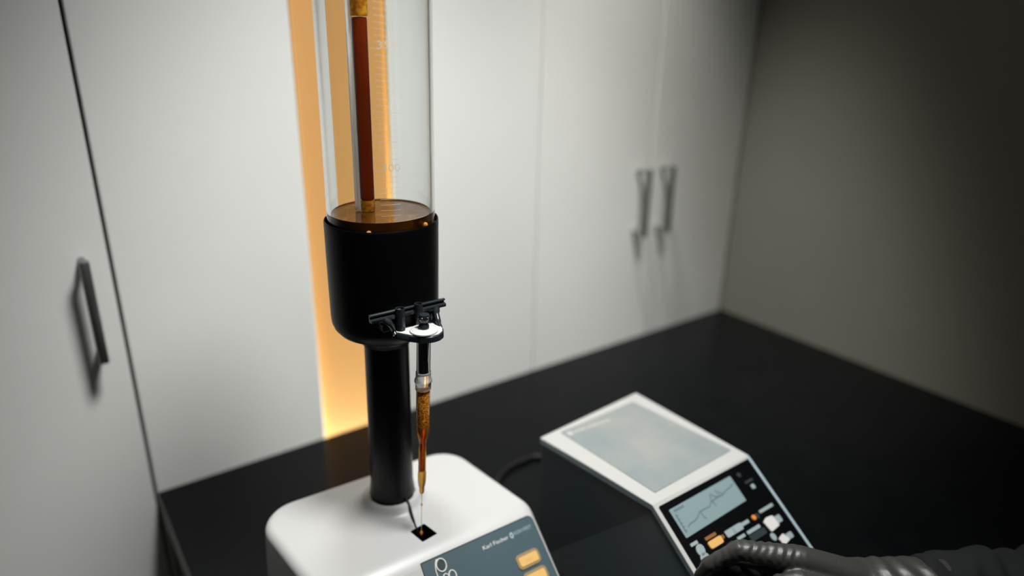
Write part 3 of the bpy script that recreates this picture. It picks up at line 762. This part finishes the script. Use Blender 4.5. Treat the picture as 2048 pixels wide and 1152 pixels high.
bm = bmesh.new()
for ch in fingers.values(): sweep_caps(bm, ch)
sweep_caps(bm, [((0.4980, 0.2400, 0.1640), 0.0115), ((0.5360, 0.2600, 0.1360), 0.0105)])
sweep_caps(bm, [(W + Vector((0.045, -0.029, -0.001)), 0.0275), (W, 0.0270), ((0.5330, 0.2150, 0.1400), 0.0225), ((0.5180, 0.2330, 0.1480), 0.0190)], 28)
sweep_caps(bm, [(W, 0.0255), ((0.5480, 0.2330, 0.1260), 0.0170)], 24)
glove = obj('glove', bm, NITRILE, per)
md = glove.modifiers.new('remesh', 'REMESH'); md.mode = 'VOXEL'; md.voxel_size = 0.0013
md = glove.modifiers.new('smooth', 'SMOOTH'); md.factor = 0.5; md.iterations = 7
bpy.context.view_layer.update()
nm = bpy.data.meshes.new_from_object(glove.evaluated_get(bpy.context.evaluated_depsgraph_get()))
glove.modifiers.clear(); glove.data = nm
nb = world_base(per)
# glove wrinkles: folds across the fingers and around the wrist
i0, i1, i2 = (Vector(fingers['index'][k][0]) + Vector((0, 0, BZ)) for k in (1, 2, 3))
wr = W + Vector((0, 0, BZ))
nm.update()
arm_dir = Vector((0.80, -0.52, 0.0)).normalized()
norms = [v.normal.copy() for v in nm.vertices]
for v, nrm in zip(nm.vertices, norms):
    p = v.co + nb
    t_ = (p - i1).dot((i0 - i1).normalized()); L_ = (i0 - i1).length
    d = 0.0
    if -0.02 < t_ < L_ * 1.05 and p.z > BZ + 0.155:
        fade = max(0.0, min(1.0, (L_ * 1.05 - t_) / 0.012))
        d += (0.00026 * math.sin(t_ * 2 * PI / 0.0078 + 1.6 * math.sin(p.z * 420 + 1.0)) + 0.00034 * math.sin(t_ * 2 * PI / 0.0131 + 2.5 * math.sin(p.y * 300))) * fade
    a_ = (p - wr).dot(arm_dir)
    if a_ > -0.022:
        d += (0.0006 * math.sin(a_ * 2 * PI / 0.0145 + 2.6 * math.sin(p.z * 95 + p.y * 70)) + 0.0004 * math.sin(a_ * 2 * PI / 0.021 + 3.0 * math.sin(p.z * 60))) * min(1.0, (a_ + 0.022) / 0.02)
    v.co += nrm * d
for p in nm.polygons: p.use_smooth = True

# sleeve: forearm, elbow, upper arm to the shoulder (outside the frame)
arm = spline([W + Vector((0.030, -0.0195, -0.001)), (0.6297, 0.1473, 0.134), (0.6738, 0.1186, 0.1283), (0.735, 0.080, 0.122), (0.810, 0.030, 0.125), (0.870, -0.030, 0.150), (0.925, -0.150, 0.240), (0.955, -0.300, 0.360), (0.955, -0.420, 0.470)], 14)
bm = bmesh.new(); n = len(arm); seg = 40
rr = []
for i in range(n):
    f = i / (n - 1); rr.append(0.0278 + 0.026 * min(1, f * 1.6))
rings = []; up = Vector((0.05, 0.1, 1)).normalized()
for i, p in enumerate(arm):
    tg = (arm[min(i + 1, n - 1)] - arm[max(i - 1, 0)]).normalized(); a = tg.cross(up).normalized(); b = tg.cross(a)
    ring = []
    for k in range(seg):
        th_ = 2 * PI * k / seg
        s_ = i * 0.5
        wv = 0.0022 * math.sin(s_ * 1.7 + 1.5 * math.sin(th_ * 2 + s_ * 0.3)) + 0.0015 * math.sin(th_ * 3 + s_ * 0.9) + (0.0035 * math.exp(-((i - 17 - 3 * math.sin(th_)) / 2.2) ** 2))
        ring.append(bm.verts.new(p + (a * math.cos(th_) + b * math.sin(th_)) * (rr[i] + wv * min(1, i / 3))))
    rings.append(ring)
for a, b in zip(rings, rings[1:]):
    for k in range(seg): bm.faces.new((a[k], a[(k + 1) % seg], b[(k + 1) % seg], b[k]))
bm.faces.new(rings[0]); bm.faces.new(rings[-1])
obj('sleeve', bm, FABRIC, per, True, sharp=80, label='dark cloth sleeve over the forearm')
